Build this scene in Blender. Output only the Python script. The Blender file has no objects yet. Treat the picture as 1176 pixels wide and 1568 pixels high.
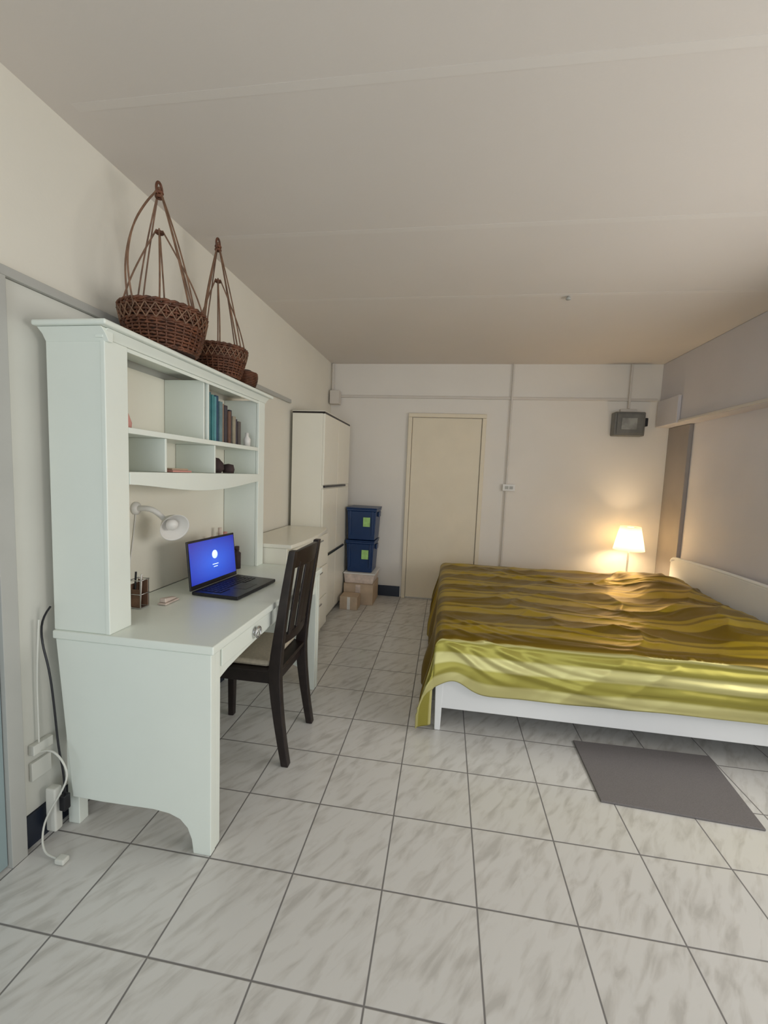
import bpy, bmesh, math, random
import numpy as np
from mathutils import Vector, Matrix, noise
random.seed(4)
scene=bpy.context.scene
COL=scene.collection

# ------------------------------------------------------------------ materials
def new_mat(name):
    m=bpy.data.materials.new(name); m.use_nodes=True
    nt=m.node_tree; b=nt.nodes['Principled BSDF']
    return m,nt,b
def mat(name,col,rough=0.5,metal=0.0,var=0.04,vscale=6.0,bump=0.0,bscale=60.0,spec=0.5,sheen=0.0,coat=0.0):
    m,nt,b=new_mat(name)
    b.inputs['Roughness'].default_value=rough; b.inputs['Metallic'].default_value=metal
    b.inputs['Specular IOR Level'].default_value=spec
    b.inputs['Sheen Weight'].default_value=sheen
    b.inputs['Coat Weight'].default_value=coat
    tc=nt.nodes.new('ShaderNodeTexCoord')
    n=nt.nodes.new('ShaderNodeTexNoise'); n.inputs['Scale'].default_value=vscale; n.inputs['Detail'].default_value=4
    nt.links.new(tc.outputs['Object'],n.inputs['Vector'])
    r=nt.nodes.new('ShaderNodeValToRGB')
    c=np.array(col)
    r.color_ramp.elements[0].position=0.3; r.color_ramp.elements[1].position=0.7
    r.color_ramp.elements[0].color=(*(c*(1-var)),1); r.color_ramp.elements[1].color=(*np.minimum(c*(1+var),1),1)
    nt.links.new(n.outputs['Fac'],r.inputs['Fac']); nt.links.new(r.outputs['Color'],b.inputs['Base Color'])
    if bump>0:
        n2=nt.nodes.new('ShaderNodeTexNoise'); n2.inputs['Scale'].default_value=bscale; n2.inputs['Detail'].default_value=3
        nt.links.new(tc.outputs['Object'],n2.inputs['Vector'])
        bp=nt.nodes.new('ShaderNodeBump'); bp.inputs['Strength'].default_value=bump; bp.inputs['Distance'].default_value=0.01
        nt.links.new(n2.outputs['Fac'],bp.inputs['Height']); nt.links.new(bp.outputs['Normal'],b.inputs['Normal'])
    return m
def emis(name,col,strength):
    m,nt,b=new_mat(name)
    b.inputs['Base Color'].default_value=(*col,1)
    b.inputs['Emission Color'].default_value=(*col,1); b.inputs['Emission Strength'].default_value=strength
    return m

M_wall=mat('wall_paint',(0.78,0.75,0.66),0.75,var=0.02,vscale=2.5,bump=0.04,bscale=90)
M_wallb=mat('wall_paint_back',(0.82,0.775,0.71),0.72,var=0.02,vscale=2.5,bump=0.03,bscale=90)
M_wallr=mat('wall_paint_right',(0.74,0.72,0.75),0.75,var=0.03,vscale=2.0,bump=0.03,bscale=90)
M_beam=mat('beam_paint',(0.66,0.63,0.645),0.75,var=0.03,vscale=2.0,bump=0.03)
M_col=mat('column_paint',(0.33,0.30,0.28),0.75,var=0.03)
M_ceil=mat('ceiling_paint',(0.70,0.65,0.60),0.8,var=0.02,vscale=1.5,bump=0.04,bscale=120)
M_ceilb=mat('ceiling_joint',(0.72,0.675,0.625),0.8,var=0.02,vscale=1.5)
M_trim=mat('trim_paint',(0.68,0.63,0.57),0.5,var=0.02)
M_trimL=mat('trim_grey',(0.45,0.45,0.42),0.5,var=0.03)
M_door=mat('door_cream',(0.80,0.71,0.55),0.5,var=0.02)
M_doorl=mat('door_greygreen',(0.28,0.36,0.37),0.5,var=0.03)
M_panel=mat('wall_board',(0.70,0.70,0.64),0.6,var=0.02)
M_white=mat('white_lacquer',(0.83,0.88,0.81),0.32,var=0.01)
M_white2=mat('white_lacquer_warm',(0.87,0.84,0.73),0.3,var=0.01)
M_bedw=mat('bed_white',(0.86,0.87,0.88),0.4,var=0.01)
M_dark=mat('dark_wood',(0.016,0.010,0.009),0.4,var=0.3,vscale=30)
M_black=mat('black_plastic',(0.012,0.012,0.016),0.35,var=0.1)
M_navybase=mat('baseboard_navy',(0.012,0.018,0.035),0.4,var=0.1)
M_cush=mat('seat_fabric',(0.55,0.48,0.37),0.85,var=0.08,vscale=80,bump=0.2,bscale=300)
M_mat=mat('rug_grey',(0.20,0.185,0.185),0.9,var=0.08,vscale=200,bump=0.4,bscale=400)
M_wick=mat('wicker_brown',(0.125,0.045,0.021),0.5,var=0.5,vscale=35,bump=0.3,bscale=150)
M_wickin=mat('wicker_dark',(0.04,0.016,0.009),0.7,var=0.4,vscale=35)
M_cane=mat('cane',(0.20,0.11,0.065),0.5,var=0.35,vscale=25)
M_bin=mat('bin_blue',(0.005,0.032,0.115),0.35,var=0.1)
M_green=mat('label_green',(0.36,0.62,0.20),0.6,var=0.15,vscale=30)
M_card=mat('cardboard',(0.55,0.42,0.30),0.7,var=0.12,vscale=10)
M_pinkbox=mat('plastic_clear_pink',(0.68,0.57,0.50),0.35,var=0.2,vscale=18)
M_metal=mat('nickel',(0.55,0.55,0.55),0.25,metal=0.9)
M_grey=mat('breaker_grey',(0.17,0.165,0.15),0.4,var=0.15,vscale=12)
M_grey2=mat('breaker_window',(0.30,0.30,0.28),0.2,var=0.3,vscale=12)
M_wplas=mat('white_plastic',(0.8,0.78,0.74),0.4,var=0.02)
M_pink=mat('pink_plastic',(0.65,0.32,0.28),0.5,var=0.15)
M_brown=mat('brown_card',(0.20,0.11,0.07),0.6,var=0.25,vscale=25)
M_navybag=mat('dark_cloth',(0.05,0.03,0.03),0.8,var=0.3,vscale=20)

def mat_floor():
    m,nt,b=new_mat('marble_tile')
    N=nt.nodes.new; L=nt.links.new
    tc=N('ShaderNodeTexCoord')
    mp=N('ShaderNodeMapping'); mp.inputs['Location'].default_value=(0.7364/0.3+20,-0.924/0.3+20,0); mp.inputs['Scale'].default_value=(1/0.3,1/0.3,1)
    L(tc.outputs['Object'],mp.inputs['Vector'])
    fl=N('ShaderNodeVectorMath'); fl.operation='FLOOR'; L(mp.outputs[0],fl.inputs[0])
    fr=N('ShaderNodeVectorMath'); fr.operation='FRACTION'; L(mp.outputs[0],fr.inputs[0])
    wn=N('ShaderNodeTexWhiteNoise'); wn.noise_dimensions='2D'; L(fl.outputs[0],wn.inputs['Vector'])
    off=N('ShaderNodeVectorMath'); off.operation='SCALE'; off.inputs['Scale'].default_value=9.0; L(wn.outputs['Color'],off.inputs[0])
    add=N('ShaderNodeVectorMath'); add.operation='ADD'; L(mp.outputs[0],add.inputs[0]); L(off.outputs[0],add.inputs[1])
    m2=N('ShaderNodeMapping'); m2.vector_type='TEXTURE'; m2.inputs['Rotation'].default_value=(0,0,math.radians(55)); m2.inputs['Scale'].default_value=(0.7,0.19,1)
    L(add.outputs[0],m2.inputs['Vector'])
    n1=N('ShaderNodeTexNoise'); n1.inputs['Scale'].default_value=1.7; n1.inputs['Detail'].default_value=4; n1.inputs['Roughness'].default_value=0.5; n1.inputs['Distortion'].default_value=0.4
    L(m2.outputs[0],n1.inputs['Vector'])
    cr=N('ShaderNodeValToRGB'); e=cr.color_ramp
    e.elements[0].position=0.32; e.elements[0].color=(0.55,0.535,0.505,1)
    e.elements[1].position=0.54; e.elements[1].color=(0.705,0.695,0.67,1)
    x=e.elements.new(0.43); x.color=(0.645,0.63,0.60,1)
    L(n1.outputs['Fac'],cr.inputs['Fac'])
    sx=N('ShaderNodeSeparateXYZ'); L(fr.outputs[0],sx.inputs[0])
    def edge(o):
        a=N('ShaderNodeMath'); a.operation='SUBTRACT'; L(o,a.inputs[0]); a.inputs[1].default_value=0.5
        c=N('ShaderNodeMath'); c.operation='ABSOLUTE'; L(a.outputs[0],c.inputs[0]); return c.outputs[0]
    mx=N('ShaderNodeMath'); mx.operation='MAXIMUM'; L(edge(sx.outputs[0]),mx.inputs[0]); L(edge(sx.outputs[1]),mx.inputs[1])
    gr=N('ShaderNodeValToRGB'); gr.color_ramp.elements[0].position=0.4885; gr.color_ramp.elements[1].position=0.494
    gr.color_ramp.elements[0].color=(0,0,0,1); gr.color_ramp.elements[1].color=(1,1,1,1)
    L(mx.outputs[0],gr.inputs['Fac'])
    mix=N('ShaderNodeMix'); mix.data_type='RGBA'; L(gr.outputs['Color'],mix.inputs['Factor']); L(cr.outputs['Color'],mix.inputs['A']); mix.inputs['B'].default_value=(0.20,0.19,0.185,1)
    L(mix.outputs['Result'],b.inputs['Base Color'])
    rm=N('ShaderNodeMapRange'); L(gr.outputs['Color'],rm.inputs['Value']); rm.inputs['To Min'].default_value=0.20; rm.inputs['To Max'].default_value=0.8
    L(rm.outputs[0],b.inputs['Roughness'])
    bp=N('ShaderNodeBump'); bp.inputs['Strength'].default_value=0.4; bp.inputs['Distance'].default_value=0.002; bp.invert=True
    L(gr.outputs['Color'],bp.inputs['Height']); L(bp.outputs[0],b.inputs['Normal'])
    return m
M_floor=mat_floor()

def mat_satin():
    m,nt,b=new_mat('satin_bedspread')
    N=nt.nodes.new; L=nt.links.new
    uv=N('ShaderNodeUVMap'); uv.uv_map='UVMap'
    sx=N('ShaderNodeSeparateXYZ'); L(uv.outputs[0],sx.inputs[0])
    def stripes(period,stops,off=0.0):
        w=N('ShaderNodeMath'); w.operation='MULTIPLY_ADD'; w.inputs[1].default_value=1/period; w.inputs[2].default_value=off; L(sx.outputs[1],w.inputs[0])
        f=N('ShaderNodeMath'); f.operation='FRACT'; L(w.outputs[0],f.inputs[0])
        cr=N('ShaderNodeValToRGB'); e=cr.color_ramp.elements; e[0].position=0.0; e[0].color=(0,0,0,1); e[1].position=1.0; e[1].color=(0,0,0,1)
        for p,v in stops:
            x=e.new(p); x.color=(v,v,v,1)
        L(f.outputs[0],cr.inputs['Fac']); return cr.outputs['Color']
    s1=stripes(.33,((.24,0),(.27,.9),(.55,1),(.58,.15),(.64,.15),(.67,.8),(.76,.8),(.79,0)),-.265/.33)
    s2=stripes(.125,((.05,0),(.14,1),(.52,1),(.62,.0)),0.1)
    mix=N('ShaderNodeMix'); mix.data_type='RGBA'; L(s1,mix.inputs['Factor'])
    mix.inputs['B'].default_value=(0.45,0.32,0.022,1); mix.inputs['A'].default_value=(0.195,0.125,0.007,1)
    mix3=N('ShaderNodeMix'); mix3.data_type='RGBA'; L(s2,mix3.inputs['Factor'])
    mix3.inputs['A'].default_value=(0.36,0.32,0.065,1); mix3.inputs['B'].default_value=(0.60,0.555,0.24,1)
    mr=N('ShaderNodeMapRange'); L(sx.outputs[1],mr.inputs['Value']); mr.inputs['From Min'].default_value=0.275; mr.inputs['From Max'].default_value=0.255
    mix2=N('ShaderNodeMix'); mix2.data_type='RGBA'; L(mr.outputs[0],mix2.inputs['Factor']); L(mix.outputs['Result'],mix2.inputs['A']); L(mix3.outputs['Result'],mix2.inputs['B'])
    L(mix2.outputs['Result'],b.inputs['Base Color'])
    b.inputs['Roughness'].default_value=0.36; b.inputs['Metallic'].default_value=0.48
    b.inputs['Specular IOR Level'].default_value=0.35
    b.inputs['Anisotropic'].default_value=0.4
    return m
M_satin=mat_satin()

def mat_shade():
    m=bpy.data.materials.new('lamp_shade_fabric'); m.use_nodes=True; nt=m.node_tree
    b=nt.nodes['Principled BSDF']; out=nt.nodes['Material Output']
    b.inputs['Base Color'].default_value=(0.9,0.85,0.74,1); b.inputs['Roughness'].default_value=0.8
    b.inputs['Emission Color'].default_value=(1.0,0.82,0.52,1); b.inputs['Emission Strength'].default_value=1.1
    t=nt.nodes.new('ShaderNodeBsdfTranslucent'); t.inputs['Color'].default_value=(1,0.93,0.78,1)
    mx=nt.nodes.new('ShaderNodeMixShader'); mx.inputs[0].default_value=0.65
    nt.links.new(b.outputs[0],mx.inputs[1]); nt.links.new(t.outputs[0],mx.inputs[2]); nt.links.new(mx.outputs[0],out.inputs['Surface'])
    return m
M_shade=mat_shade()
def mat_screen():
    m,nt,b=new_mat('laptop_screen')
    N=nt.nodes.new; L=nt.links.new
    uv=N('ShaderNodeUVMap'); uv.uv_map='UVMap'
    vm=N('ShaderNodeVectorMath'); vm.operation='DISTANCE'; L(uv.outputs[0],vm.inputs[0]); vm.inputs[1].default_value=(0.5,0.45,0)
    cr=N('ShaderNodeValToRGB'); e=cr.color_ramp.elements
    e[0].position=0.0; e[0].color=(0.03,0.16,1,1); e[1].position=0.75; e[1].color=(0.012,0.02,0.42,1)
    L(vm.outputs['Value'],cr.inputs['Fac'])
    L(cr.outputs[0],b.inputs['Emission Color']); b.inputs['Emission Strength'].default_value=0.85
    b.inputs['Base Color'].default_value=(0.005,0.005,0.02,1); b.inputs['Roughness'].default_value=0.25
    return m
M_screen=mat_screen()
M_glow=emis('screen_icon',(0.7,0.85,1.0),0.9)

# ------------------------------------------------------------------ helpers
def group(name,loc=(0,0,0)):
    e=bpy.data.objects.new(name,None); e.empty_display_size=0.1; COL.objects.link(e); return e
def link(o,parent,m=None):
    COL.objects.link(o)
    if parent is not None: o.parent=parent
    if m is not None: o.data.materials.append(m)
    return o
def bevel(o,w,seg=2):
    if w>0:
        b=o.modifiers.new('bev','BEVEL'); b.width=w; b.segments=seg; b.limit_method='ANGLE'; b.angle_limit=math.radians(40)
        for p in o.data.polygons: p.use_smooth=True
        wn=o.modifiers.new('wn','WEIGHTED_NORMAL'); wn.keep_sharp=True
    return o
def box(name,x0,x1,y0,y1,z0,z1,m,parent=None,bw=0.003):
    me=bpy.data.meshes.new(name); bm=bmesh.new()
    vs=[bm.verts.new((x,y,z)) for x in (x0,x1) for y in (y0,y1) for z in (z0,z1)]
    for f in ((0,1,3,2),(4,6,7,5),(0,4,5,1),(2,3,7,6),(0,2,6,4),(1,5,7,3)): bm.faces.new([vs[i] for i in f])
    bmesh.ops.recalc_face_normals(bm,faces=bm.faces); bm.to_mesh(me); bm.free()
    o=bpy.data.objects.new(name,me); link(o,parent,m); return bevel(o,bw)
def hexa(name,pts,m,parent=None,bw=0.003):
    me=bpy.data.meshes.new(name); bm=bmesh.new(); vs=[bm.verts.new(p) for p in pts]
    for f in ((0,1,2,3),(4,5,6,7),(0,1,5,4),(1,2,6,5),(2,3,7,6),(3,0,4,7)): bm.faces.new([vs[i] for i in f])
    bmesh.ops.recalc_face_normals(bm,faces=bm.faces); bm.to_mesh(me); bm.free()
    o=bpy.data.objects.new(name,me); link(o,parent,m); return bevel(o,bw)
def prism(name,poly,axis,a0,a1,m,parent=None,bw=0.003):
    me=bpy.data.meshes.new(name); bm=bmesh.new()
    def P(p,a):
        if axis=='x': return (a,p[0],p[1])
        if axis=='y': return (p[0],a,p[1])
        return (p[0],p[1],a)
    A=[bm.verts.new(P(p,a0)) for p in poly]; B=[bm.verts.new(P(p,a1)) for p in poly]
    bm.faces.new(A); bm.faces.new(B[::-1]); n=len(poly)
    for i in range(n): bm.faces.new([A[i],A[(i+1)%n],B[(i+1)%n],B[i]])
    bmesh.ops.recalc_face_normals(bm,faces=bm.faces); bm.to_mesh(me); bm.free()
    o=bpy.data.objects.new(name,me); link(o,parent,m)
    if bw>0:
        bevel(o,bw)
    return o
def tube(name,pts,r,m,parent=None,cyclic=False,smooth=True,res=3):
    cu=bpy.data.curves.new(name,'CURVE'); cu.dimensions='3D'; cu.bevel_depth=r; cu.bevel_resolution=res; cu.use_fill_caps=True
    if smooth:
        sp=cu.splines.new('NURBS'); sp.points.add(len(pts)-1); sp.order_u=3; sp.use_endpoint_u=True; cu.resolution_u=4
    else:
        sp=cu.splines.new('POLY'); sp.points.add(len(pts)-1)
    for i,p in enumerate(pts): sp.points[i].co=(*p,1)
    sp.use_cyclic_u=cyclic
    o=bpy.data.objects.new(name,cu); COL.objects.link(o)
    dg=bpy.context.evaluated_depsgraph_get(); me=bpy.data.meshes.new_from_object(o.evaluated_get(dg))
    bpy.data.objects.remove(o); o2=bpy.data.objects.new(name,me); me.materials.clear()
    for p in me.polygons: p.use_smooth=True
    return link(o2,parent,m)
def lathe(name,prof,c,m,parent=None,seg=40,axis=None):
    me=bpy.data.meshes.new(name); bm=bmesh.new(); rings=[]
    for r,z in prof:
        rings.append([bm.verts.new((r*math.cos(2*math.pi*k/seg),r*math.sin(2*math.pi*k/seg),z)) for k in range(seg)])
    for a,b in zip(rings,rings[1:]):
        for k in range(seg): bm.faces.new([a[k],a[(k+1)%seg],b[(k+1)%seg],b[k]])
    bmesh.ops.remove_doubles(bm,verts=bm.verts,dist=1e-6)
    bmesh.ops.recalc_face_normals(bm,faces=bm.faces)
    M=Matrix.Translation(Vector(c))
    if axis is not None: M=M@Vector((0,0,1)).rotation_difference(Vector(axis)).to_matrix().to_4x4()
    bmesh.ops.transform(bm,matrix=M,verts=bm.verts)
    bm.to_mesh(me); bm.free()
    for p in me.polygons: p.use_smooth=True
    o=bpy.data.objects.new(name,me); return link(o,parent,m)
def join(name,objs,parent=None):
    bpy.ops.object.select_all(action='DESELECT')
    for o in objs: o.select_set(True)
    bpy.context.view_layer.objects.active=objs[0]
    bpy.ops.object.join()
    objs[0].name=name
    return objs[0]

# ------------------------------------------------------------------ room
H=2.5; YB=4.49; YF=-2.3; XR=2.15
def xl(y): return -1.397+0.0248*y
box('floor',-1.7,2.5,YF-0.2,YB+0.15,-0.1,0.0,M_floor,bw=0)
box('ceiling',-1.7,2.5,YF-0.2,YB+0.15,H,H+0.1,M_ceil,bw=0)
box('wall_back',-1.7,2.5,YB,YB+0.15,0,H,M_wallb,bw=0)
hexa('wall_left',[(xl(YF)-0.2,YF,0),(xl(YF),YF,0),(xl(YB),YB,0),(xl(YB)-0.2,YB,0),
                  (xl(YF)-0.2,YF,H),(xl(YF),YF,H),(xl(YB),YB,H),(xl(YB)-0.2,YB,H)],M_wall,bw=0)
WY0,WY1,WZ0,WZ1=0.3,2.4,0.85,1.85
wr=group('wall_right')
box('right_wall_far',XR,XR+0.15,WY1,YB,0,H,M_wallr,wr,0)
box('right_wall_near',XR,XR+0.15,YF,WY0,0,H,M_wallr,wr,0)
box('right_wall_below',XR,XR+0.15,WY0,WY1,0,WZ0,M_wallr,wr,0)
box('right_wall_above',XR,XR+0.15,WY0,WY1,WZ1,H,M_wallr,wr,0)
FX0,FX1,FZ1=-1.0,1.9,2.15
wf=group('wall_front')
box('front_wall_l',-1.65,FX0,YF-0.15,YF,0,H,M_wall,wf,0)
box('front_wall_r',FX1,XR+0.15,YF-0.15,YF,0,H,M_wall,wf,0)
box('front_wall_top',FX0,FX1,YF-0.15,YF,FZ1,H,M_wall,wf,0)
g=group('window_1')
for a,b in ((FX0,FX0+.05),((FX0+FX1)/2-.025,(FX0+FX1)/2+.025),(FX1-.05,FX1)): box('frame_v',a,b,YF-.1,YF-.05,0.0,FZ1,M_wplas,g)
for a,b in ((0,.06),(FZ1-.05,FZ1)): box('frame_h',FX0,FX1,YF-.1,YF-.05,a,b,M_wplas,g)
g=group('window_2')
for a,b in ((WY0,WY0+.05),((WY0+WY1)/2-.025,(WY0+WY1)/2+.025),(WY1-.05,WY1)): box('frame_v',XR+.04,XR+.09,a,b,WZ0,WZ1,M_wplas,g)
for a,b in ((WZ0,WZ0+.05),(WZ1-.05,WZ1)): box('frame_h',XR+.04,XR+.09,WY0,WY1,a,b,M_wplas,g)

BZ=1.895
box('trim_beam',2.015,XR-0.001,YF+0.01,YB-0.001,BZ,H-0.001,M_beam,bw=0.004)
box('trim_beam_end',1.985,2.014,4.10,YB-0.022,BZ,2.14,M_beam,bw=0.004)
box('trim_beam_conduit',1.997,2.0145,YF+0.02,4.098,BZ+.002,BZ+.024,M_trim,bw=0.004)
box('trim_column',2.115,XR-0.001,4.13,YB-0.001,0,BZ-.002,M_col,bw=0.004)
for i,y in enumerate((1.32,2.09,2.86)):
    box('trim_ceiling_%d'%(i+1),-1.28,2.0,y-0.016,y+0.016,H-0.0008,H-0.0001,M_ceilb,bw=0.0)
lathe('ceiling_hook',[(0.0,0),(0.014,0),(0.016,0.004),(0.010,0.014),(0.004,0.02),(0,0.02)],(0.70,2.88,H-0.021),M_trimL,seg=16)
box('trim_back_rail',-1.27,1.983,YB-0.02,YB-0.0005,2.145,2.17,M_trim,bw=0.004)
box('trim_back_pipe',0.605,0.622,YB-0.037,YB-0.022,0.15,2.495,M_trim,bw=0.004)
box('trim_breaker_pipe',1.715,1.735,YB-0.037,YB-0.022,2.07,2.495,M_trim,bw=0.004)
box('trim_breaker_pipe2',1.65,1.80,YB-0.035,YB-0.0005,2.035,2.065,M_trim,bw=0.004)
box('trim_corner_box',-1.27,-1.17,YB-0.12,YB-0.022,2.06,2.20,M_trim,bw=0.004)
box('trim_corner_pipe',-1.272,-1.25,YB-0.045,YB-0.024,2.201,2.495,M_trim,bw=0.004)
box('baseboard_back',-1.27,-0.45,YB-0.014,YB-0.001,0,0.115,M_navybase,bw=0.002)
box('baseboard_back_2',0.40,2.11,YB-0.014,YB-0.001,0,0.115,M_navybase,bw=0.002)
def lwall_box(name,y0,y1,z0,z1,t,m,gap=0.0005,parent=None):
    return hexa(name,[(xl(y0)+gap,y0,z0),(xl(y0)+t,y0,z0),(xl(y1)+t,y1,z0),(xl(y1)+gap,y1,z0),
               (xl(y0)+gap,y0,z1),(xl(y0)+t,y0,z1),(xl(y1)+t,y1,z1),(xl(y1)+gap,y1,z1)],m,parent,0.002)
lwall_box('baseboard_left',1.125,YB-0.02,0,0.115,0.014,M_navybase)
lwall_box('trim_left_rail',1.03,3.34,1.885,1.915,0.022,M_trimL)
lwall_box('trim_left_board',1.125,1.95,0.116,1.884,0.006,M_panel)
g=group('door_2')
lwall_box('frame_far',1.07,1.12,0,1.88,0.035,M_trimL,parent=g)
lwall_box('leaf',0.25,1.068,0.01,1.88,0.02,M_doorl,parent=g)
lwall_box('frame_near',0.20,0.248,0,1.88,0.035,M_trimL,parent=g)
g=group('door_1')
dx0,dx1,dz=-0.43,0.375,1.99
box('leaf',dx0+0.045,dx1-0.045,YB-0.018,YB-0.001,0.012,dz-0.045,M_door,g,0.003)
box('jamb_l',dx0,dx0+0.04,YB-0.035,YB-0.001,0,dz-0.041,M_door,g,0.004)
box('jamb_r',dx1-0.04,dx1,YB-0.035,YB-0.001,0,dz-0.041,M_door,g,0.004)
box('head',dx0,dx1,YB-0.035,YB-0.001,dz-0.04,dz,M_door,g,0.004)
g=group('light_switch')
box('plate',0.575,0.70,YB-0.05,YB-0.038,1.215,1.285,M_wplas,g,0.004)
box('back_box',0.585,0.69,YB-0.038,YB-0.0005,1.222,1.278,M_wplas,g,0.002)
for k in range(2): box('rocker_%d'%k,0.598+k*0.045,0.632+k*0.045,YB-0.055,YB-0.0495,1.235,1.265,M_trimL,g,0.002)
g=group('breaker_box')
box('case',1.58,1.86,YB-0.10,YB-0.001,1.80,2.03,M_grey,g,0.012)
box('cover',1.60,1.84,YB-0.112,YB-0.101,1.82,2.01,M_grey,g,0.006)
box('window',1.64,1.78,YB-0.117,YB-0.1115,1.86,1.97,M_grey2,g,0.003)
box('side_plug',1.862,1.90,YB-0.06,YB-0.001,1.90,1.98,M_black,g,0.006)

# ------------------------------------------------------------------ desk with hutch
g=group('desk')
XF=-0.735; XB=-1.325; DY0,DY1=1.23,2.43; DZ=0.75
prof=[(-1.32,.718),(XF,.718),(XF,0.0),(-.800,0.0),(-.806,.05),(-.822,.09),(-.85,.118),(-.89,.132),(-.95,.138),(-1.15,.133),(-1.27,.135)]
prism('end_panel_near',prof,'y',DY0,DY0+.03,M_white,g)
prism('end_panel_far',prof,'y',DY1-.03,DY1,M_white,g)
legp=[(XF-.002,.717),(XF-.002,0.0),(XF-.06,0.0),(XF-.066,.10),(XF-.07,.717)]
prism('leg_near',legp,'y',DY0+.031,DY0+.062,M_white,g)
prism('leg_far',legp,'y',DY1-.062,DY1-.031,M_white,g)
box('leg_back_near',-1.322,-1.275,DY0+.031,DY0+.07,0,.717,M_white,g)
box('leg_back_far',-1.322,-1.275,DY1-.07,DY1-.031,0,.717,M_white,g)
box('top',XB,XF+.012,DY0-.008,DY1+.004,.72,DZ,M_white,g,.005)
box('modesty_back',-1.318,-1.305,DY0+.072,DY1-.072,.30,.718,M_white,g)
ap=[(DY0+.064,.717),(DY1-.064,.717),(DY1-.064,.60)]
for k in range(1,16):
    t=k/16; ap.append((DY1-.064-(DY1-DY0-.128)*t,.60+.035*math.sin(math.pi*t)**.6))
ap.append((DY0+.064,.60))
prism('apron',ap,'x',XF-.03,XF-.012,M_white,g,.002)
mid=(DY0+DY1)/2
for k,(a,b) in enumerate(((DY0+.075,mid-.012),(mid+.012,DY1-.075))):
    box('drawer_%d'%k,XF-.0115,XF-.003,a,b,.645,.710,M_white,g,.003)
    cy=(a+b)/2+(-.01)
    lathe('knob_base_%d'%k,[(0,0),(.016,0),(.016,.004),(.006,.007),(.006,.016),(0,.016)],(XF-.003,cy,.678),M_metal,g,seg=20,axis=(1,0,0))
    pts=[(XF+.014,cy+.021*math.cos(a2),.678+.021*math.sin(a2)) for a2 in [2*math.pi*i/16 for i in range(16)]]
    tube('knob_ring_%d'%k,pts,.0045,M_metal,g,cyclic=True)
HX=-1.112; HT=1.762
hb=-1.335
SW=.098
box('hutch_side_near',hb+.01,HX-.001,DY0+.002,DY0+.022,DZ,HT-.03,M_white,g,.002)
box('hutch_side_far',hb+.01,HX-.001,DY1-.022,DY1-.002,DZ,HT-.03,M_white,g,.002)
box('stile_near',HX-.012,HX+.006,DY0-.001,DY0+SW,DZ,HT-.03,M_white,g,.003)
box('stile_far',HX-.012,HX+.006,DY1-.082,DY1-.001,DZ,HT-.03,M_white,g,.003)
box('side_lining_near',hb+.012,HX-.013,DY0+.023,DY0+.045,DZ,HT-.03,M_white,g,.002)
box('side_lining_far',hb+.012,HX-.013,DY1-.081,DY1-.060,DZ,HT-.03,M_white,g,.002)
box('hutch_back',hb+.002,hb+.0095,DY0+.01,DY1-.01,DZ,HT-.03,M_white2,g,.001)
prism('crown_support',[(HX-.02,HT-.03),(HX+.006,HT-.03),(HX+.012,HT-.018),(HX+.028,HT-.001),(HX-.02,HT-.001)],'y',DY0-.01,DY1+.01,M_white,g,.002)
prism('crown_side',[(DY0+.02,HT-.04),(DY0+.001,HT-.04),(DY0-.012,HT-.018),(DY0-.030,HT-.001),(DY0+.02,HT-.001)],'x',hb+.012,HX+.02,M_white,g,.002)
box('hutch_top',hb+.003,HX+.045,DY0-.042,DY1+.035,HT,HT+.018,M_white,g,.006)
S0,S1=DY0+.046,DY1-.083
E0=DY0+SW+.001
box('shelf_upper',hb+.011,HX-.003,S0,S1+.001,1.442,1.462,M_white,g,.002)
box('shelf_lower',hb+.011,HX-.003,S0,S1+.001,1.288,1.306,M_white,g,.002)
box('divider_upper',hb+.011,HX-.014,1.815,1.825,1.463,HT-.031,M_white,g,.002)
box('divider_upper_b',hb+.011,HX-.006,1.838,1.849,1.463,HT-.031,M_white,g,.002)
box('divider_low_a',hb+.011,HX-.006,1.535,1.547,1.307,1.441,M_white,g,.002)
box('divider_low_b',hb+.011,HX-.006,1.895,1.907,1.307,1.441,M_white,g,.002)
box('shelf_band',HX-.0025,HX+.005,E0,S1,1.441,1.462,M_white,g,.002)
va=[(E0,1.306),(S1,1.306),(S1,1.262)]
n=24
for k in range(1,n):
    t=k/n; z=1.262-.036*math.sin(math.pi*t)**1.3
    va.append((S1-(S1-E0)*t,z))
va.append((E0,1.262))
prism('valance',va,'x',HX-.0025,HX+.008,M_white,g,.001)
box('top_rail',HX-.0025,HX+.004,E0,S1,HT-.045,HT-.031,M_white,g,.002)

# ------------------------------------------------------------------ low cabinet
g=group('low_cabinet')
LB=-1.295
box('carcass',LB,-.955,2.445,3.33,.06,.85,M_white2,g,.004)
box('plinth',LB+.01,-.99,2.455,3.32,0,.06,M_white2,g,.002)
pl=[(LB-.002,2.437),(LB-.002,3.337)]
for k in range(0,17):
    t=k/16; pl.append((-.955+.035*math.sin(math.pi*(1-t))**.8+0.03*t,3.337-(3.337-2.437)*t))
prism('top',pl,'z',.851,.876,M_white2,g,.004)
for i in range(3):
    for k in range(2):
        box('drawer_%d_%d'%(i,k),-.9545,-.942,2.45+k*.44,2.45+k*.44+.43,.08+i*.256,.08+i*.256+.245,M_white2,g,.004)
        box('pull_%d_%d'%(i,k),-.9415,-.93,2.61+k*.44,2.71+k*.44,.28+i*.256,.29+i*.256,M_metal,g,.002)

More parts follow.
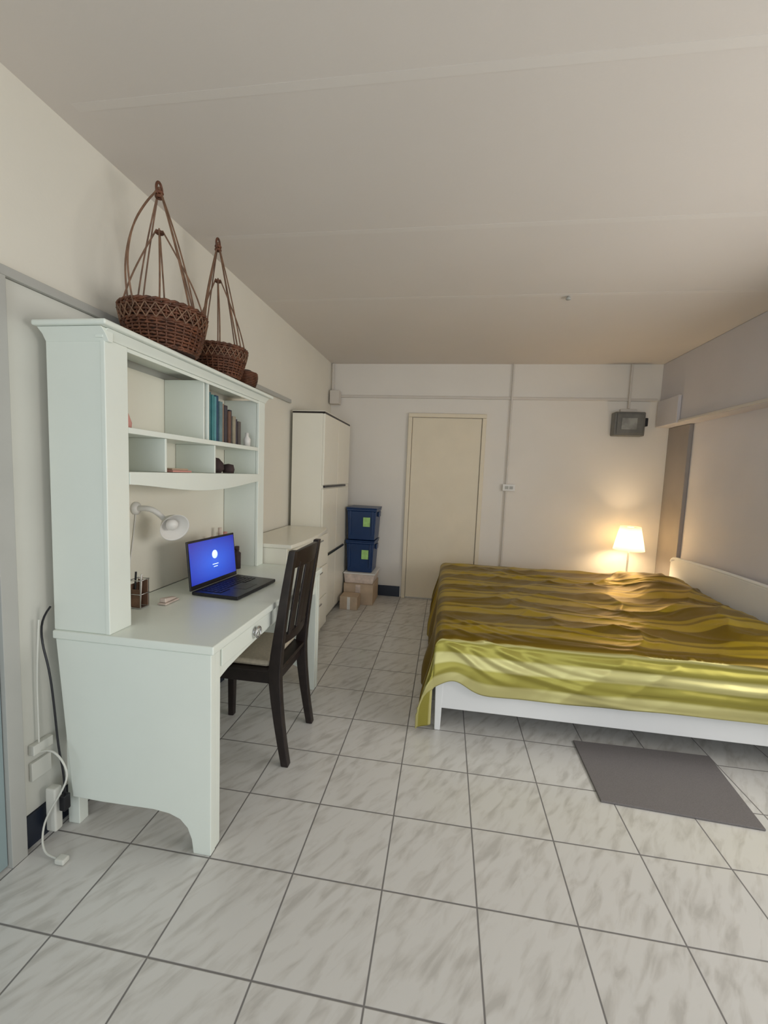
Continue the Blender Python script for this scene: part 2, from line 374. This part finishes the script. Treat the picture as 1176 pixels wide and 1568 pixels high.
# ------------------------------------------------------------------ wardrobe
g=group('wardrobe')
W0,W1=3.35,4.24; WX=-1.005
box('carcass',-1.285,WX-.02,W0,W1,.05,1.812,M_white2,g,.003)
box('plinth',-1.27,WX-.04,W0+.01,W1-.01,0,.05,M_white2,g,.002)
box('top_panel',-1.286,WX,W0-.004,W1+.004,1.826,1.832,M_white2,g,.002)
box('top_edge',-1.284,WX-.003,W0,W1,1.812,1.826,M_dark,g,.001)
ym=(W0+W1)/2
for k,(a,b) in enumerate(((W0+.001,ym-.002),(ym+.002,W1-.001))):
    box('door_top_%d'%k,WX-.0195,WX,a,b,1.225,1.810,M_white2,g,.003)
    box('door_mid_%d'%k,WX-.0195,WX,a,b,.625,1.195,M_white2,g,.003)
    box('door_low_%d'%k,WX-.0195,WX,a,b,.055,.595,M_white2,g,.003)
box('shadow_gap_a',WX-.0196,WX-.004,W0+.003,W1-.003,1.196,1.224,M_white2,g,.001)
box('shadow_gap_b',WX-.0196,WX-.004,W0+.003,W1-.003,.596,.624,M_white2,g,.001)
for z in (1.204,.604):
    box('grip_%d'%(z*100),WX-.003,WX+.012,W0+.0,W0+.72,z,z+.018,M_black,g,.002)

# ------------------------------------------------------------------ chair
g=group('dining_chair')
cy0,cy1=1.71,2.05
def bar(name,pts,w,d,m,parent):
    me=bpy.data.meshes.new(name); bm=bmesh.new(); rings=[]
    for i,p in enumerate(pts):
        ww=w[i] if isinstance(w,(list,tuple)) else w; dd=d[i] if isinstance(d,(list,tuple)) else d
        rings.append([bm.verts.new((p[0]+sx*dd/2,p[1]+sy*ww/2,p[2])) for sx,sy in ((-1,-1),(1,-1),(1,1),(-1,1))])
    for a,b in zip(rings,rings[1:]):
        for k in range(4): bm.faces.new([a[k],a[(k+1)%4],b[(k+1)%4],b[k]])
    bm.faces.new(rings[0]); bm.faces.new(rings[-1][::-1])
    bmesh.ops.recalc_face_normals(bm,faces=bm.faces); bm.to_mesh(me); bm.free()
    o=bpy.data.objects.new(name,me); link(o,parent,m); return bevel(o,.004)
def backx(z):
    if z<.44: return -.712+.057*((.44-z)/.44)**1.5
    return -.712+.074*((z-.44)/.56)**1.2
zs=[0,.1,.2,.3,.38,.44,.52,.62,.72,.82,.92,.99]
for k,y in enumerate((cy0,cy1)):
    bar('rear_post_%d'%k,[(backx(z),y,z) for z in zs],.036,[.034,.038,.043,.049,.054,.056,.052,.046,.041,.037,.033,.030],M_dark,g)
    yy=cy0+.02 if k==0 else cy1-.02
    bar('front_leg_%d'%k,[(-1.09,yy,0),(-1.088,yy,.40)],[.03,.04],[.03,.04],M_dark,g)
    box('side_apron_%d'%k,-1.085,-.735,yy-.011,yy+.011,.37,.43,M_dark,g,.003)
box('front_apron',-1.10,-1.078,cy0+.02,cy1-.02,.37,.43,M_dark,g,.003)
box('rear_apron',-.735,-.71,cy0+.018,cy1-.018,.37,.43,M_dark,g,.003)
box('seat_frame',-1.115,-.69,cy0-.012,cy1+.012,.43,.447,M_dark,g,.006)
so=box('seat_cushion',-1.105,-.745,cy0+.004,cy1-.004,.448,.478,M_cush,g,.014)
def backrail(name,z0,z1,th):
    n=8
    me=bpy.data.meshes.new(name); bm=bmesh.new(); rings=[]
    for i in range(n+1):
        t=i/n; y=cy0+.012+(cy1-cy0-.024)*t; bow=.022*math.sin(math.pi*t)
        r=[]
        for z,dx in ((z0,-th/2),(z0,th/2),(z1,th/2),(z1,-th/2)):
            r.append(bm.verts.new((backx((z))+bow+dx,y,z+(.012*math.sin(math.pi*t) if z==z1 else 0))))
        rings.append(r)
    for a,b in zip(rings,rings[1:]):
        for k in range(4): bm.faces.new([a[k],a[(k+1)%4],b[(k+1)%4],b[k]])
    bm.faces.new(rings[0]); bm.faces.new(rings[-1][::-1])
    bmesh.ops.recalc_face_normals(bm,faces=bm.faces); bm.to_mesh(me); bm.free()
    o=bpy.data.objects.new(name,me); link(o,g,M_dark); bevel(o,.003)
backrail('crest_rail',.905,.980,.02)
backrail('lower_back_rail',.55,.585,.02)
for k,(t,w) in enumerate(((.27,.065),(.5,.06),(.73,.065))):
    y=cy0+(cy1-cy0)*t; bow=.022*math.sin(math.pi*t)
    bar('slat_%d'%k,[(backx(z)+bow,y,z) for z in (.58,.66,.74,.82,.90,.93)],w,.011,M_dark,g)

# ------------------------------------------------------------------ laptop
g=group('laptop')
hz=.752
A=Vector((-1.12,1.712,hz)); B=Vector((-1.085,2.07,hz)); D=Vector((-.885,1.69,hz)); C=Vector((-.855,2.035,hz))
up=Vector((0,0,.016))
hexa('base',[A,D,C,B,A+up,D+up,C+up,B+up],M_black,g,.004)
ya=(B-A).normalized(); xa=Vector((ya.y,-ya.x,0))
kb=A+xa*.03+ya*.03+Vector((0,0,.0165))
for r in range(5):
    for c in range(12):
        p=kb+xa*(r*.021)+ya*(c*.0245); q=[p,p+xa*.017,p+xa*.017+ya*.020,p+ya*.020]
        if r==4 and 3<=c<=7: continue
        hexa('key',q+[v+Vector((0,0,.0015)) for v in q],M_dark,g,0)
keys=[o for o in COL.objects if o.name.startswith('key') and o.parent==g]
join('keyboard',keys)
q0=A+xa*.135+ya*.12+Vector((0,0,.0162)); q=[q0,q0+xa*.065,q0+xa*.065+ya*.1,q0+ya*.1]
hexa('touchpad',q+[v+Vector((0,0,.0006)) for v in q],M_dark,g,0)
LN=.10
lean=(-xa*LN+Vector((0,0,1))).normalized()
nrm=(xa+Vector((0,0,LN))).normalized()
h0=A+Vector((0,0,.014))-xa*.004; h1=B+Vector((0,0,.014))-xa*.004
SH=.228
hexa('lid',[h0,h1,h1-nrm*.008,h0-nrm*.008,h0+lean*SH,h1+lean*SH,h1-nrm*.008+lean*SH,h0-nrm*.008+lean*SH],M_black,g,.003)
W=(h1-h0).length
s=[h0+ya*.008+lean*.022+nrm*.001,h0+ya*(W-.008)+lean*.022+nrm*.001,h0+ya*(W-.008)+lean*(SH-.010)+nrm*.001,h0+ya*.008+lean*(SH-.010)+nrm*.001]
me=bpy.data.meshes.new('screen'); me.from_pydata([tuple(v) for v in s],[],[(0,1,2,3)]); uvl=me.uv_layers.new(name='UVMap')
for i,uvc in enumerate(((0,0),(1,0),(1,1),(0,1))): uvl.data[i].uv=uvc
o=bpy.data.objects.new('screen',me); link(o,g,M_screen)
ce=h0+ya*(W*.52)+lean*(SH*.62)+nrm*.0025
lathe('icon',[(0,0),(.021,0),(.021,.0005),(0,.0005)],ce,M_glow,g,seg=24,axis=nrm)
for k,(dz_,wd) in enumerate(((-.05,.045),(-.062,.03))):
    a=ce+lean*dz_-ya*wd/2; q=[a,a+ya*wd,a+ya*wd+nrm*.0005,a+nrm*.0005]
    hexa('text_%d'%k,q+[v+lean*.004 for v in q],M_glow,g,0)

# ------------------------------------------------------------------ wall lamp in hutch
g=group('clip_lamp')
lathe('wall_plate',[(0,0),(.028,0),(.028,.01),(.012,.018),(0,.018)],(-1.325,1.62,1.145),M_wplas,g,seg=24,axis=(1,0,0))
tube('arm',[(-1.31,1.62,1.145),(-1.27,1.625,1.15),(-1.24,1.65,1.13),(-1.225,1.67,1.10)],.012,M_wplas,g)
lathe('shade',[(0.014,-.035),(.022,-.03),(.04,.0),(.060,.045),(.063,.05),(.058,.045),(.038,.002),(.0,-.022)],(-1.205,1.685,1.08),M_wplas,g,seg=32,axis=(.75,-.45,-.30))
lathe('bulb',[(0,-.02),(.012,-.015),(.024,.012),(.026,.022),(.018,.035),(0,.04)],(-1.205,1.685,1.08),M_wplas,g,seg=24,axis=(.75,-.45,-.30))
tube('cord',[(-1.322,1.62,1.12),(-1.321,1.60,1.0),(-1.321,1.575,.88),(-1.321,1.57,.76)],.0025,M_wplas,g)

g=group('pen_holder')
ox0,ox1,oy0,oy1=-1.245,-1.195,1.485,1.535
box('back_panel',ox0+.003,ox1-.003,oy1-.006,oy1-.003,.756,.862,M_brown,g,.001)
box('side_panel',ox0+.003,ox0+.006,oy0+.003,oy1-.007,.756,.85,M_brown,g,.001)
box('front_panel',ox0+.007,ox1-.003,oy0+.003,oy0+.006,.756,.83,M_brown,g,.001)
box('base',ox0,ox1,oy0,oy1,.7515,.7555,M_metal,g,.001)
for x in (ox0,ox1-.003):
    for y in (oy0,oy1-.0028): box('post',x,x+.0028,y,y+.0026,.756,.87,M_metal,g,.0)
for z in (.81,.867):
    tube('ring',[(ox0,oy0,z),(ox1,oy0,z),(ox1,oy1,z),(ox0,oy1,z)],.002,M_metal,g,cyclic=True,smooth=False)
for k,(dx,dy,c) in enumerate(((.012,.012,M_black),(.03,.02,M_wplas),(.022,.032,M_brown))):
    tube('pen_%d'%k,[(ox0+dx,oy0+dy,.757),(ox0+dx+.006,oy0+dy+.004,.90-.01*k)],.004,c,g,smooth=False)
g=group('stapler')
box('base',-1.17,-1.13,1.55,1.64,.7515,.760,M_pinkbox,g,.003)
hexa('arm',[(-1.165,1.555,.761),(-1.135,1.555,.761),(-1.135,1.63,.761),(-1.165,1.63,.761),(-1.163,1.555,.780),(-1.137,1.555,.780),(-1.137,1.63,.768),(-1.163,1.63,.768)],M_pinkbox,g,.004)
g=group('cosmetic_bottles')
for k,(x,y,r,h,m) in enumerate(((-1.27,2.02,.018,.16,M_pink),(-1.26,2.08,.022,.13,M_wplas),(-1.27,2.14,.02,.20,M_pink),(-1.22,2.18,.02,.11,M_pink),(-1.275,2.22,.018,.24,M_pinkbox),(-1.27,2.27,.02,.21,M_pink),(-1.19,2.26,.022,.13,M_navybag))):
    lathe('bottle_%d'%k,[(0,0),(r,0),(r,h*.7),(r*.5,h*.78),(r*.5,h*.82),(r*.6,h*.82),(r*.6,h),(0,h)],(x,y,.7515),m,g,seg=20)

bk=[]; y=1.86
cols=[(.66,.70,.66),(.62,.64,.60),(.08,.22,.24),(.07,.26,.28),(.12,.34,.38),(.04,.09,.16),(.16,.26,.28),(.28,.20,.15),(.06,.05,.06),(.17,.09,.06),(.04,.04,.06),(.34,.30,.22),(.07,.06,.08),(.12,.10,.09)]
hs=(.245,.22,.235,.225,.22,.23,.205,.20,.195,.17,.18,.15,.14,.13)
for i,c in enumerate(cols):
    w=random.uniform(.016,.032); d=random.uniform(.13,.16)
    m=mat('book_%d'%i,c,.55,var=.15,vscale=30)
    bk.append(box('book',HX-.035-d,HX-.035-random.uniform(0,.012),y,y+w-.002,1.4635,1.4635+hs[i],m,None,.002)); y+=w
    if y>2.21: break
bks=join('books',bk)
g=group('figurine')
lathe('body',[(0,0),(.028,0),(.03,.02),(.02,.05),(.013,.07),(.0,.075)],(-1.17,1.375,1.4635),M_pink,g,seg=20)
lathe('head',[(0,0),(.012,.003),(.018,.018),(.012,.033),(0,.036)],(-1.17,1.375,1.533),M_card,g,seg=20)
lathe('bottle',[(0,0),(.016,0),(.016,.12),(.007,.13),(.007,.16),(0,.16)],(-1.20,1.375,1.4635),M_wplas,g,seg=20)
lathe('perfume_bottle',[(0,0),(.018,0),(.02,.04),(.01,.055),(.01,.075),(0,.075)],(-1.14,2.27,1.4635),M_wplas,None,seg=20)
g=group('notebook_stack')
box('notebook_1',-1.24,-1.13,1.60,1.73,1.3075,1.316,M_pink,g,.002)
box('notebook_2',-1.235,-1.14,1.61,1.72,1.3165,1.324,M_card,g,.002)
lathe('purse',[(0,0),(.04,.0),(.055,.02),(.052,.05),(.03,.075),(.0,.08)],(-1.19,2.00,1.3075),M_navybag,None,seg=24)
lathe('jar',[(0,0),(.028,0),(.032,.02),(.026,.045),(0,.05)],(-1.17,2.12,1.3075),M_navybag,None,seg=24)

# ------------------------------------------------------------------ baskets
def basket(cx,cy,r0,r1,h,apex,bulge,seed,nw=13):
    z0=HT+.0185
    g=group('wicker_basket')
    lathe('liner',[(0,.006),(r0-.004,.006),(r0*.5+r1*.5-.002,h*.45),(r1-.007,h-.004),(r1-.012,h-.004),(r0*.5+r1*.5-.010,h*.45),(r0-.012,.014),(0,.014)],(cx,cy,z0),M_wickin,g,seg=36)
    N=28; parts=[]
    def R(t): return r0+(r1-r0)*(t**.75)
    for k in range(nw):
        t=(k+.5)/nw; pts=[]
        for i in range(N*2):
            a=2*math.pi*i/(N*2); rr=R(t)+.0045*math.cos(N*a+(math.pi if k%2 else 0))
            pts.append((cx+rr*math.cos(a),cy+rr*math.sin(a),z0+.010+t*(h-.016)))
        parts.append(tube('strand',pts,h/nw*.40,M_wick,g,cyclic=True,smooth=False,res=2))
    for i in range(N):
        a=2*math.pi*i/N
        parts.append(tube('rib',[(cx+(R(t)+.001)*math.cos(a),cy+(R(t)+.001)*math.sin(a),z0+.006+t*(h-.008)) for t in (0,.25,.5,.75,1)],.0035,M_wick,g,smooth=False,res=2))
    join('weave',parts)
    lat=[]
    for i in range(N):
        for sgn in (-1,1):
            pts=[]
            for q_ in range(5):
                t=q_/4; a=2*math.pi*(i+sgn*t*1.0)/N; zz=h*(.62+.30*t); rr=R(.62+.30*t)+.007
                pts.append((cx+rr*math.cos(a),cy+rr*math.sin(a),z0+zz))
            lat.append(tube('lattice',pts,.0028,M_cane,g,smooth=False,res=1))
    join('lattice_band',lat)
    for z,rr,th in ((.011,r0,.006),(h,r1,.008),(h*.62,R(.62)+.004,.005)):
        for s2 in (0,math.pi):
            pts=[]
            for i in range(96):
                a=2*math.pi*i/96; ph=a*16+s2
                pts.append((cx+(rr+th*.5*math.cos(ph))*math.cos(a),cy+(rr+th*.5*math.cos(ph))*math.sin(a),z0+z+th*.5*math.sin(ph)))
            tube('rim',pts,th*.62,M_wick,g,cyclic=True,smooth=False,res=2)
    ax,ay,az=apex
    feet=[math.radians(d) for d in (262,345,75,165)]
    cs=[]
    for j,a in enumerate(feet):
        for off in (-.012,.012):
            fx=cx+r1*math.cos(a)-off*math.sin(a); fy=cy+r1*math.sin(a)+off*math.cos(a); fz=z0+h-.02
            b=bulge*(1.0 if j==0 else .12)+(.05 if off>0 else 0)
            pts=[(fx,fy,fz)]
            for t in (.15,.35,.6,.82,.94,1.0):
                k=math.sin(math.pi*min(t*1.02,1))**.9*b if t<.98 else 0
                sx=fx+(ax-fx)*t; sy=fy+(ay-fy)*t; sz=fz+(az-fz)*t
                pts.append((sx+k*math.cos(a)*r1,sy+k*math.sin(a)*r1,sz))
            cs.append(tube('hanger',pts,.0032,M_cane,g,res=2))
    iz=z0+h+(az-z0-h)*.64
    for j,a in enumerate((math.radians(215),math.radians(35),math.radians(125),math.radians(300))):
        fx=cx+r1*.96*math.cos(a); fy=cy+r1*.96*math.sin(a); fz=z0+h-.01
        pts=[(fx,fy,fz),(fx*.85+cx*.15,fy*.85+cy*.15,fz+(iz-fz)*.3),(fx*.4+ax*.6,fy*.4+ay*.6,fz+(iz-fz)*.75),(ax+.01*math.cos(a),ay+.01*math.sin(a),iz+.01)]
        cs.append(tube('inner_hanger',pts,.0032,M_cane,g,res=2))
    join('hangers',cs)
    for z in (iz,az-.035,az-.02):
        tube('tie',[(ax+.011*math.cos(2*math.pi*i/12),ay+.011*math.sin(2*math.pi*i/12),z) for i in range(12)],.006,M_wick,g,cyclic=True,res=2)
    tube('loop',[(ax,ay-.012,az-.03),(ax,ay-.018,az-.01),(ax,ay-.012,az+.012),(ax,ay,az+.02),(ax,ay+.012,az+.012),(ax,ay+.018,az-.01),(ax,ay+.012,az-.03)],.005,M_wick,g,res=2)
    return g
basket(-1.165,1.60,.118,.158,.165,(-1.165,1.575,2.41),.42,1)
basket(-1.165,2.02,.090,.130,.145,(-1.165,2.00,2.43),.12,2,nw=11)
g=group('small_basket')
prt=[]
bz=HT+.0185
bxx,byy=-1.13,2.225
lathe('liner',[(0,.003),(.045,.003),(.058,.06),(.056,.075),(.03,.095),(0,.098)],(bxx,byy,bz),M_wickin,g,seg=28)
for k in range(9):
    t=(k+.5)/9; rr=.05+.012*math.sin(t*2.2)
    prt.append(tube('strand',[(bxx+(rr+.002*math.cos(12*a))*math.cos(a),byy+(rr+.002*math.cos(12*a))*math.sin(a),bz+.007+t*.075) for a in [2*math.pi*i/40 for i in range(40)]],.0042,M_wick,g,cyclic=True,smooth=False,res=2))
join('weave',prt)

# ------------------------------------------------------------------ storage boxes & bins
def bin_(x0,x1,y0,y1,z0,h,m):
    g=group('storage_bin'); t=.02
    hexa('body',[(x0+t,y0+t,z0),(x1-t,y0+t,z0),(x1-t,y1-t,z0),(x0+t,y1-t,z0),(x0+.006,y0+.006,z0+h-.04),(x1-.006,y0+.006,z0+h-.04),(x1-.006,y1-.006,z0+h-.04),(x0+.006,y1-.006,z0+h-.04)],m,g,.008)
    box('rim',x0,x1,y0,y1,z0+h-.04,z0+h-.018,m,g,.005)
    box('lid',x0-.004,x1+.004,y0-.004,y1+.004,z0+h-.018,z0+h-.004,m,g,.005)
    xm=(x0+x1)/2
    box('label',xm+.02,xm+.09,y0+.0,y0+.010,z0+h*.42,z0+h*.70,M_green,g,.001)
    for k,xx in enumerate((x0+.03,x1-.05)): box('rib_%d'%k,xx,xx+.02,y0+.0,y0+.02,z0+.05,z0+h-.04,m,g,.003)
    box('handle',x1-.004,x1+.012,(y0+y1)/2-.05,(y0+y1)/2+.05,z0+h-.10,z0+h-.05,m,g,.004)
bin_(-.985,-.69,4.12,4.42,.325,.335,M_bin)
bin_(-.985,-.675,4.11,4.43,.6605,.335,M_bin)
g=group('cardboard_box')
box('carton',-.985,-.68,4.09,4.42,.0,.21,M_card,g,.004)
box('tape',-.86,-.81,4.087,4.0895,.005,.205,M_pinkbox,g,.0)
box('flap',-.985,-.68,4.088,4.42,.2105,.2135,M_card,g,.001)
g=group('plastic_box')
hexa('tub',[(-.98,4.11,.214),(-.69,4.11,.214),(-.69,4.41,.214),(-.98,4.41,.214),(-.99,4.10,.31),(-.67,4.10,.31),(-.67,4.42,.31),(-.99,4.42,.31)],M_pinkbox,g,.006)
box('lid',-.995,-.665,4.095,4.425,.3105,.3235,M_wplas,g,.004)
g=group('small_carton')
box('carton',-.975,-.80,3.90,4.06,0,.13,M_card,g,.003)
box('tape',-.90,-.87,3.898,3.8995,.003,.127,M_wplas,g,0)

# ------------------------------------------------------------------ bed
g=group('bed')
BY0,BY1=2.12,4.04; BX1=2.07
box('rail_near',.012,BX1-.03,BY0,BY0+.025,.125,.30,M_bedw,g,.004)
box('rail_far',.012,BX1-.03,BY1-.025,BY1,.125,.30,M_bedw,g,.004)
box('rail_foot',.0,.025,BY0+.026,BY1-.026,.125,.30,M_bedw,g,.004)
for k,(x,y) in enumerate(((.0,BY0-.003),(.0,BY1-.037))):
    hexa('leg_%d'%k,[(x+.004,y+.004,0),(x+.034,y+.004,0),(x+.034,y+.036,0),(x+.004,y+.036,0),(x-.003,y,.305),(x+.042,y,.305),(x+.042,y+.04,.305),(x-.003,y+.04,.305)],M_bedw,g,.004)
box('slat_base',.03,BX1-.03,BY0+.03,BY1-.03,.19,.215,M_bedw,g,.002)
box('centre_beam',.05,BX1-.03,3.05,3.09,.13,.189,M_bedw,g,.002)
box('mattress',.035,BX1-.035,BY0+.03,BY1-.03,.216,.46,M_bedw,g,.05)
YH=BY1+.05
n=24
def hz_(t):
    return .675+.03*math.sin(math.pi*t)**.8
hp=[(BY0-.01,0),(BY0+.05,0),(BY0+.05,.12),(YH-.05,.12),(YH-.05,0),(YH-.0,0),(YH,.65)]
for k in range(1,n):
    t=k/n; hp.append((YH-(YH-BY0+.01)*t,hz_(t)))
hp.append((BY0-.01,.65))
prism('headboard',hp,'x',BX1-.02,BX1+.012,M_bedw,g,.005)
tp=[(BX1-.004,YH+.005,.65)]+[(BX1-.004,YH-(YH-BY0+.01)*k/n,hz_(k/n)+.006) for k in range(n+1)]+[(BX1-.004,BY0-.015,.65)]
tube('headboard_cap',tp,.016,M_bedw,g)

NX,NY=320,300
a0,a1=-.44,1.99
b0,b1=-.235,1.93+.22
x0,y0=-.012,2.108; y1e=4.055; TOP=.505
verts=[];uvs=[]
def sstep(e0,e1,x):
    t=max(0,min(1,(x-e0)/(e1-e0))); return t*t*(3-2*t)
def edge(s):
    r=.05
    if s>=r: return s,0.
    L=(r-s); q=r*math.pi/2
    if L<q:
        an=L/r; return r-r*math.sin(an), r*(1-math.cos(an))
    return 0.0,(r+(L-q))
def ridge(x,y,s,p=3):
    return max(0,1-abs(noise.noise(Vector((x,y,s))))*2.4)**p
# nested, non crossing drape folds: start on the top near the foot corner, sag onto the long side
fc=[-.235,-.185,-.130,-.075,-.020,.045,.11]
def foldline(a,k):
    aa=max(a,-.05)
    return fc[k]+(.30+.03*k)*math.exp(-((aa+.05)/.30)**1.4)+.022*math.sin(aa*3.1+k*.35)-.01*math.sin(aa*7+k)
for j in range(NY+1):
    for i in range(NX+1):
        a=a0+(a1-a0)*i/NX; b=b0+(b1-b0)*j/NY
        bb=b
        if b<0: bb=b*(1.02+.04*math.sin(a*3.1+.6)-.24*math.exp(-((a-.10)/.09)**2))
        X,da=edge(a)
        Bw=y1e-y0
        if b<Bw/2: Y,db=edge(bb)
        else:
            Y2,db=edge(Bw-b); Y=Bw-Y2
        drop=max(da,db)
        if da>0 and db>0:
            drop=(da**3+db**3)**(1/3)
        if da>0:
            k=sstep(0.02,.40,da); f=.04*k+.026*k*math.sin(b*13+2.2*math.sin(b*3.3))+.012*k*math.sin(b*31+1)
            X-=max(f,-.0)
        near=b<Bw/2
        if db>0 and near:
            k=sstep(0.0,.22,db); f=.020*k+.004*k*math.sin(a*15+2*math.sin(a*3)+db*9)
            Y-=max(f,-.002)
        if da>.05 and db>.05 and near:
            k=sstep(.05,.2,min(da,db)); X-=.01*k; Y-=.015*k
        z=TOP-drop
        onT=sstep(.0,.15,b)*sstep(.0,.15,Bw-b)*sstep(0,.12,a)
        wx=a+.12*noise.noise(Vector((a*2,b*2,7.7))); wy=b+.12*noise.noise(Vector((a*2,b*2,1.1)))
        w=.012*noise.noise(Vector((a*1.3+b*.8,b*2.2-a*.5,1.7)))+.007*noise.noise(Vector((a*2.2+b*2.5,b*5.5-a*1.5,5.1)))
        w+=.014*ridge(wx*.9+wy*.9,wy*3.2-wx*2.4,9.2)+.007*ridge(wx*1.6-wy*.5,wy*5.2+wx*1.5,3.2)
        w+=.004*ridge(wx*2.6+wy*1.8,wy*8.-wx*5.0,14.2,2)
        z+=w*(.2+.8*onT)
        for pc in (.60,1.48):
            z+=.055*onT*math.exp(-((a-1.74)/.22)**4)*math.exp(-((b-pc)/.36)**4)
        z+=.02*onT*sstep(1.2,1.7,b)*sstep(.6,1.6,a)
        if near and b<.45:
            fold=0.
            for k in range(len(fc)):
                d=b-foldline(a,k)
                if abs(d)<.07:
                    amp=.55+.75*noise.noise(Vector((a*2.1,k*3.7,.5)))
                    fold+=max(0,amp)*math.exp(-(d/(.015 if d<0 else .024))**2)
            fold*=.014*sstep(-.02,.06,a)*sstep(.45,.28,b)
            if db>0:
                kk=sstep(.0,.05,db); Y-=fold*kk; z+=fold*(1-kk)
            else: z+=fold*.8
        if db>0 and near: Y-=.35*w; Y=min(Y,0.0)
        z=max(z,.03)
        verts.append((x0+X,y0+Y,z)); uvs.append((a,b+.235+.022*noise.noise(Vector((a*1.4,b*1.4,2.2)))*sstep(-.1,.5,b)))
faces=[]
for j in range(NY):
    for i in range(NX):
        p=j*(NX+1)+i; faces.append((p,p+1,p+NX+2,p+NX+1))
me=bpy.data.meshes.new('bedspread'); me.from_pydata(verts,[],faces)
ul=me.uv_layers.new(name='UVMap')
for l in me.loops: ul.data[l.index].uv=uvs[l.vertex_index]
for p in me.polygons: p.use_smooth=True
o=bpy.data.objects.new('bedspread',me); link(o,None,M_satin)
sd=o.modifiers.new('s','SOLIDIFY'); sd.thickness=.004; sd.offset=1

g=group('floor_mat')
o=hexa('pad',[(.71,1.76,.0005),(1.31,1.73,.0005),(1.36,2.18,.0005),(.715,2.17,.0005),(.71,1.76,.009),(1.31,1.73,.009),(1.36,2.18,.009),(.715,2.17,.009)],M_mat,g,.003)

NS=.40
g=group('nightstand')
box('body',1.58,1.94,4.12,4.44,.08,NS-.02,M_bedw,g,.005)
box('top',1.56,1.96,4.10,4.46,NS-.019,NS,M_bedw,g,.005)
for k,(x,y) in enumerate(((1.60,4.14),(1.89,4.14),(1.60,4.39),(1.89,4.39))): box('leg_%d'%k,x,x+.03,y,y+.03,0,.079,M_bedw,g,.003)
g=group('table_lamp')
lx,ly=1.755,4.25
lathe('base',[(0,0),(.065,0),(.068,.008),(.05,.02),(.014,.03),(.009,.05),(.009,.28),(.012,.29),(.008,.30),(.008,.33),(0,.33)],(lx,ly,NS+.001),M_wplas,g,seg=32)
lathe('shade',[(.135,.0),(.088,.225),(.086,.225),(.133,.0),(.135,.0)],(lx,ly,.710),M_shade,g,seg=48)
tube('shade_ring',[(lx+.084*math.cos(2*math.pi*k/24),ly+.084*math.sin(2*math.pi*k/24),.922) for k in range(24)],.002,M_metal,g,cyclic=True)
for k in range(3):
    a=2*math.pi*k/3; tube('spider_%d'%k,[(lx,ly,.73),(lx+.084*math.cos(a),ly+.084*math.sin(a),.922)],.0015,M_metal,g,smooth=False)
ld=bpy.data.lights.new('bulb_light','POINT'); ld.energy=11; ld.color=(1,.74,.44); ld.shadow_soft_size=.05
lo=bpy.data.objects.new('bulb_light',ld); lo.location=(lx,ly,.80); COL.objects.link(lo); lo.parent=g

# ------------------------------------------------------------------ cables & outlets near left wall
g=group('wall_outlet')
lwall_box('plate',1.155,1.225,.235,.30,.02,M_panel,gap=.007,parent=g)
lwall_box('plate_b',1.155,1.225,.33,.365,.03,M_panel,gap=.007,parent=g)
g=group('power_cable')
tube('black_cord',[(-1.31,1.205,.84),(-1.345,1.205,.80),(-1.345,1.20,.72),(-1.31,1.195,.62),(-1.295,1.195,.48),(-1.285,1.195,.34),(-1.27,1.20,.24),(-1.275,1.205,.165)],.0035,M_black,g)
box('plug',-1.285,-1.262,1.19,1.215,.11,.165,M_black,g,.003)
g=group('power_strip')
box('bar',-1.335,-1.295,1.185,1.215,.03,.19,M_panel,g,.006)
tube('white_cord',[(-1.34,1.18,.33),(-1.30,1.175,.35),(-1.25,1.17,.33),(-1.22,1.17,.27),(-1.25,1.165,.20),(-1.29,1.165,.14),(-1.32,1.16,.07),(-1.29,1.13,.012),(-1.23,1.12,.008),(-1.20,1.12,.008)],.0032,M_panel,g)
tube('white_cord_b',[(-1.335,1.185,.80),(-1.345,1.18,.62),(-1.345,1.18,.45),(-1.345,1.18,.34)],.0028,M_panel,g)
box('adaptor',-1.22,-1.185,1.105,1.132,.001,.02,M_panel,g,.005)

# ------------------------------------------------------------------ lights
def area(name,loc,rot,sx,sy,e,col):
    l=bpy.data.lights.new(name,'AREA'); l.shape='RECTANGLE'; l.size=sx; l.size_y=sy; l.energy=e; l.color=col
    o=bpy.data.objects.new(name,l); o.location=loc; o.rotation_euler=rot; COL.objects.link(o); return o
area('daylight_balcony',((FX0+FX1)/2,YF-.2,FZ1/2),(math.radians(90),0,0),2.8,2.0,41,(.90,.97,1.0))
area('daylight_window',(XR+.2,(WY0+WY1)/2,(WZ0+WZ1)/2),(0,math.radians(90),0),.95,2.0,36,(1.0,.96,.89))
w=bpy.data.worlds.new('world'); scene.world=w; w.use_nodes=True
w.node_tree.nodes['Background'].inputs[0].default_value=(.80,.87,1,1); w.node_tree.nodes['Background'].inputs[1].default_value=.6

# ------------------------------------------------------------------ camera
yaw,pitch,roll,h=-0.1452,0.0893,0.0401,1.3328
f=Vector((math.sin(yaw)*math.cos(pitch),math.cos(yaw)*math.cos(pitch),-math.sin(pitch)))
r=Vector((math.cos(yaw),-math.sin(yaw),0)); u=r.cross(f)
r2=r*math.cos(roll)+u*math.sin(roll); u2=-r*math.sin(roll)+u*math.cos(roll)
cd=bpy.data.cameras.new('camera'); cd.sensor_fit='VERTICAL'; cd.sensor_height=36; cd.lens=639.0/1568*36; cd.clip_start=.02
co=bpy.data.objects.new('camera',cd); COL.objects.link(co)
Mx=Matrix((r2,u2,-f)).transposed().to_4x4(); Mx.translation=Vector((0,0,h)); co.matrix_world=Mx
scene.camera=co
scene.view_settings.view_transform='Standard'; scene.view_settings.look='None'
scene.view_settings.exposure=0.0
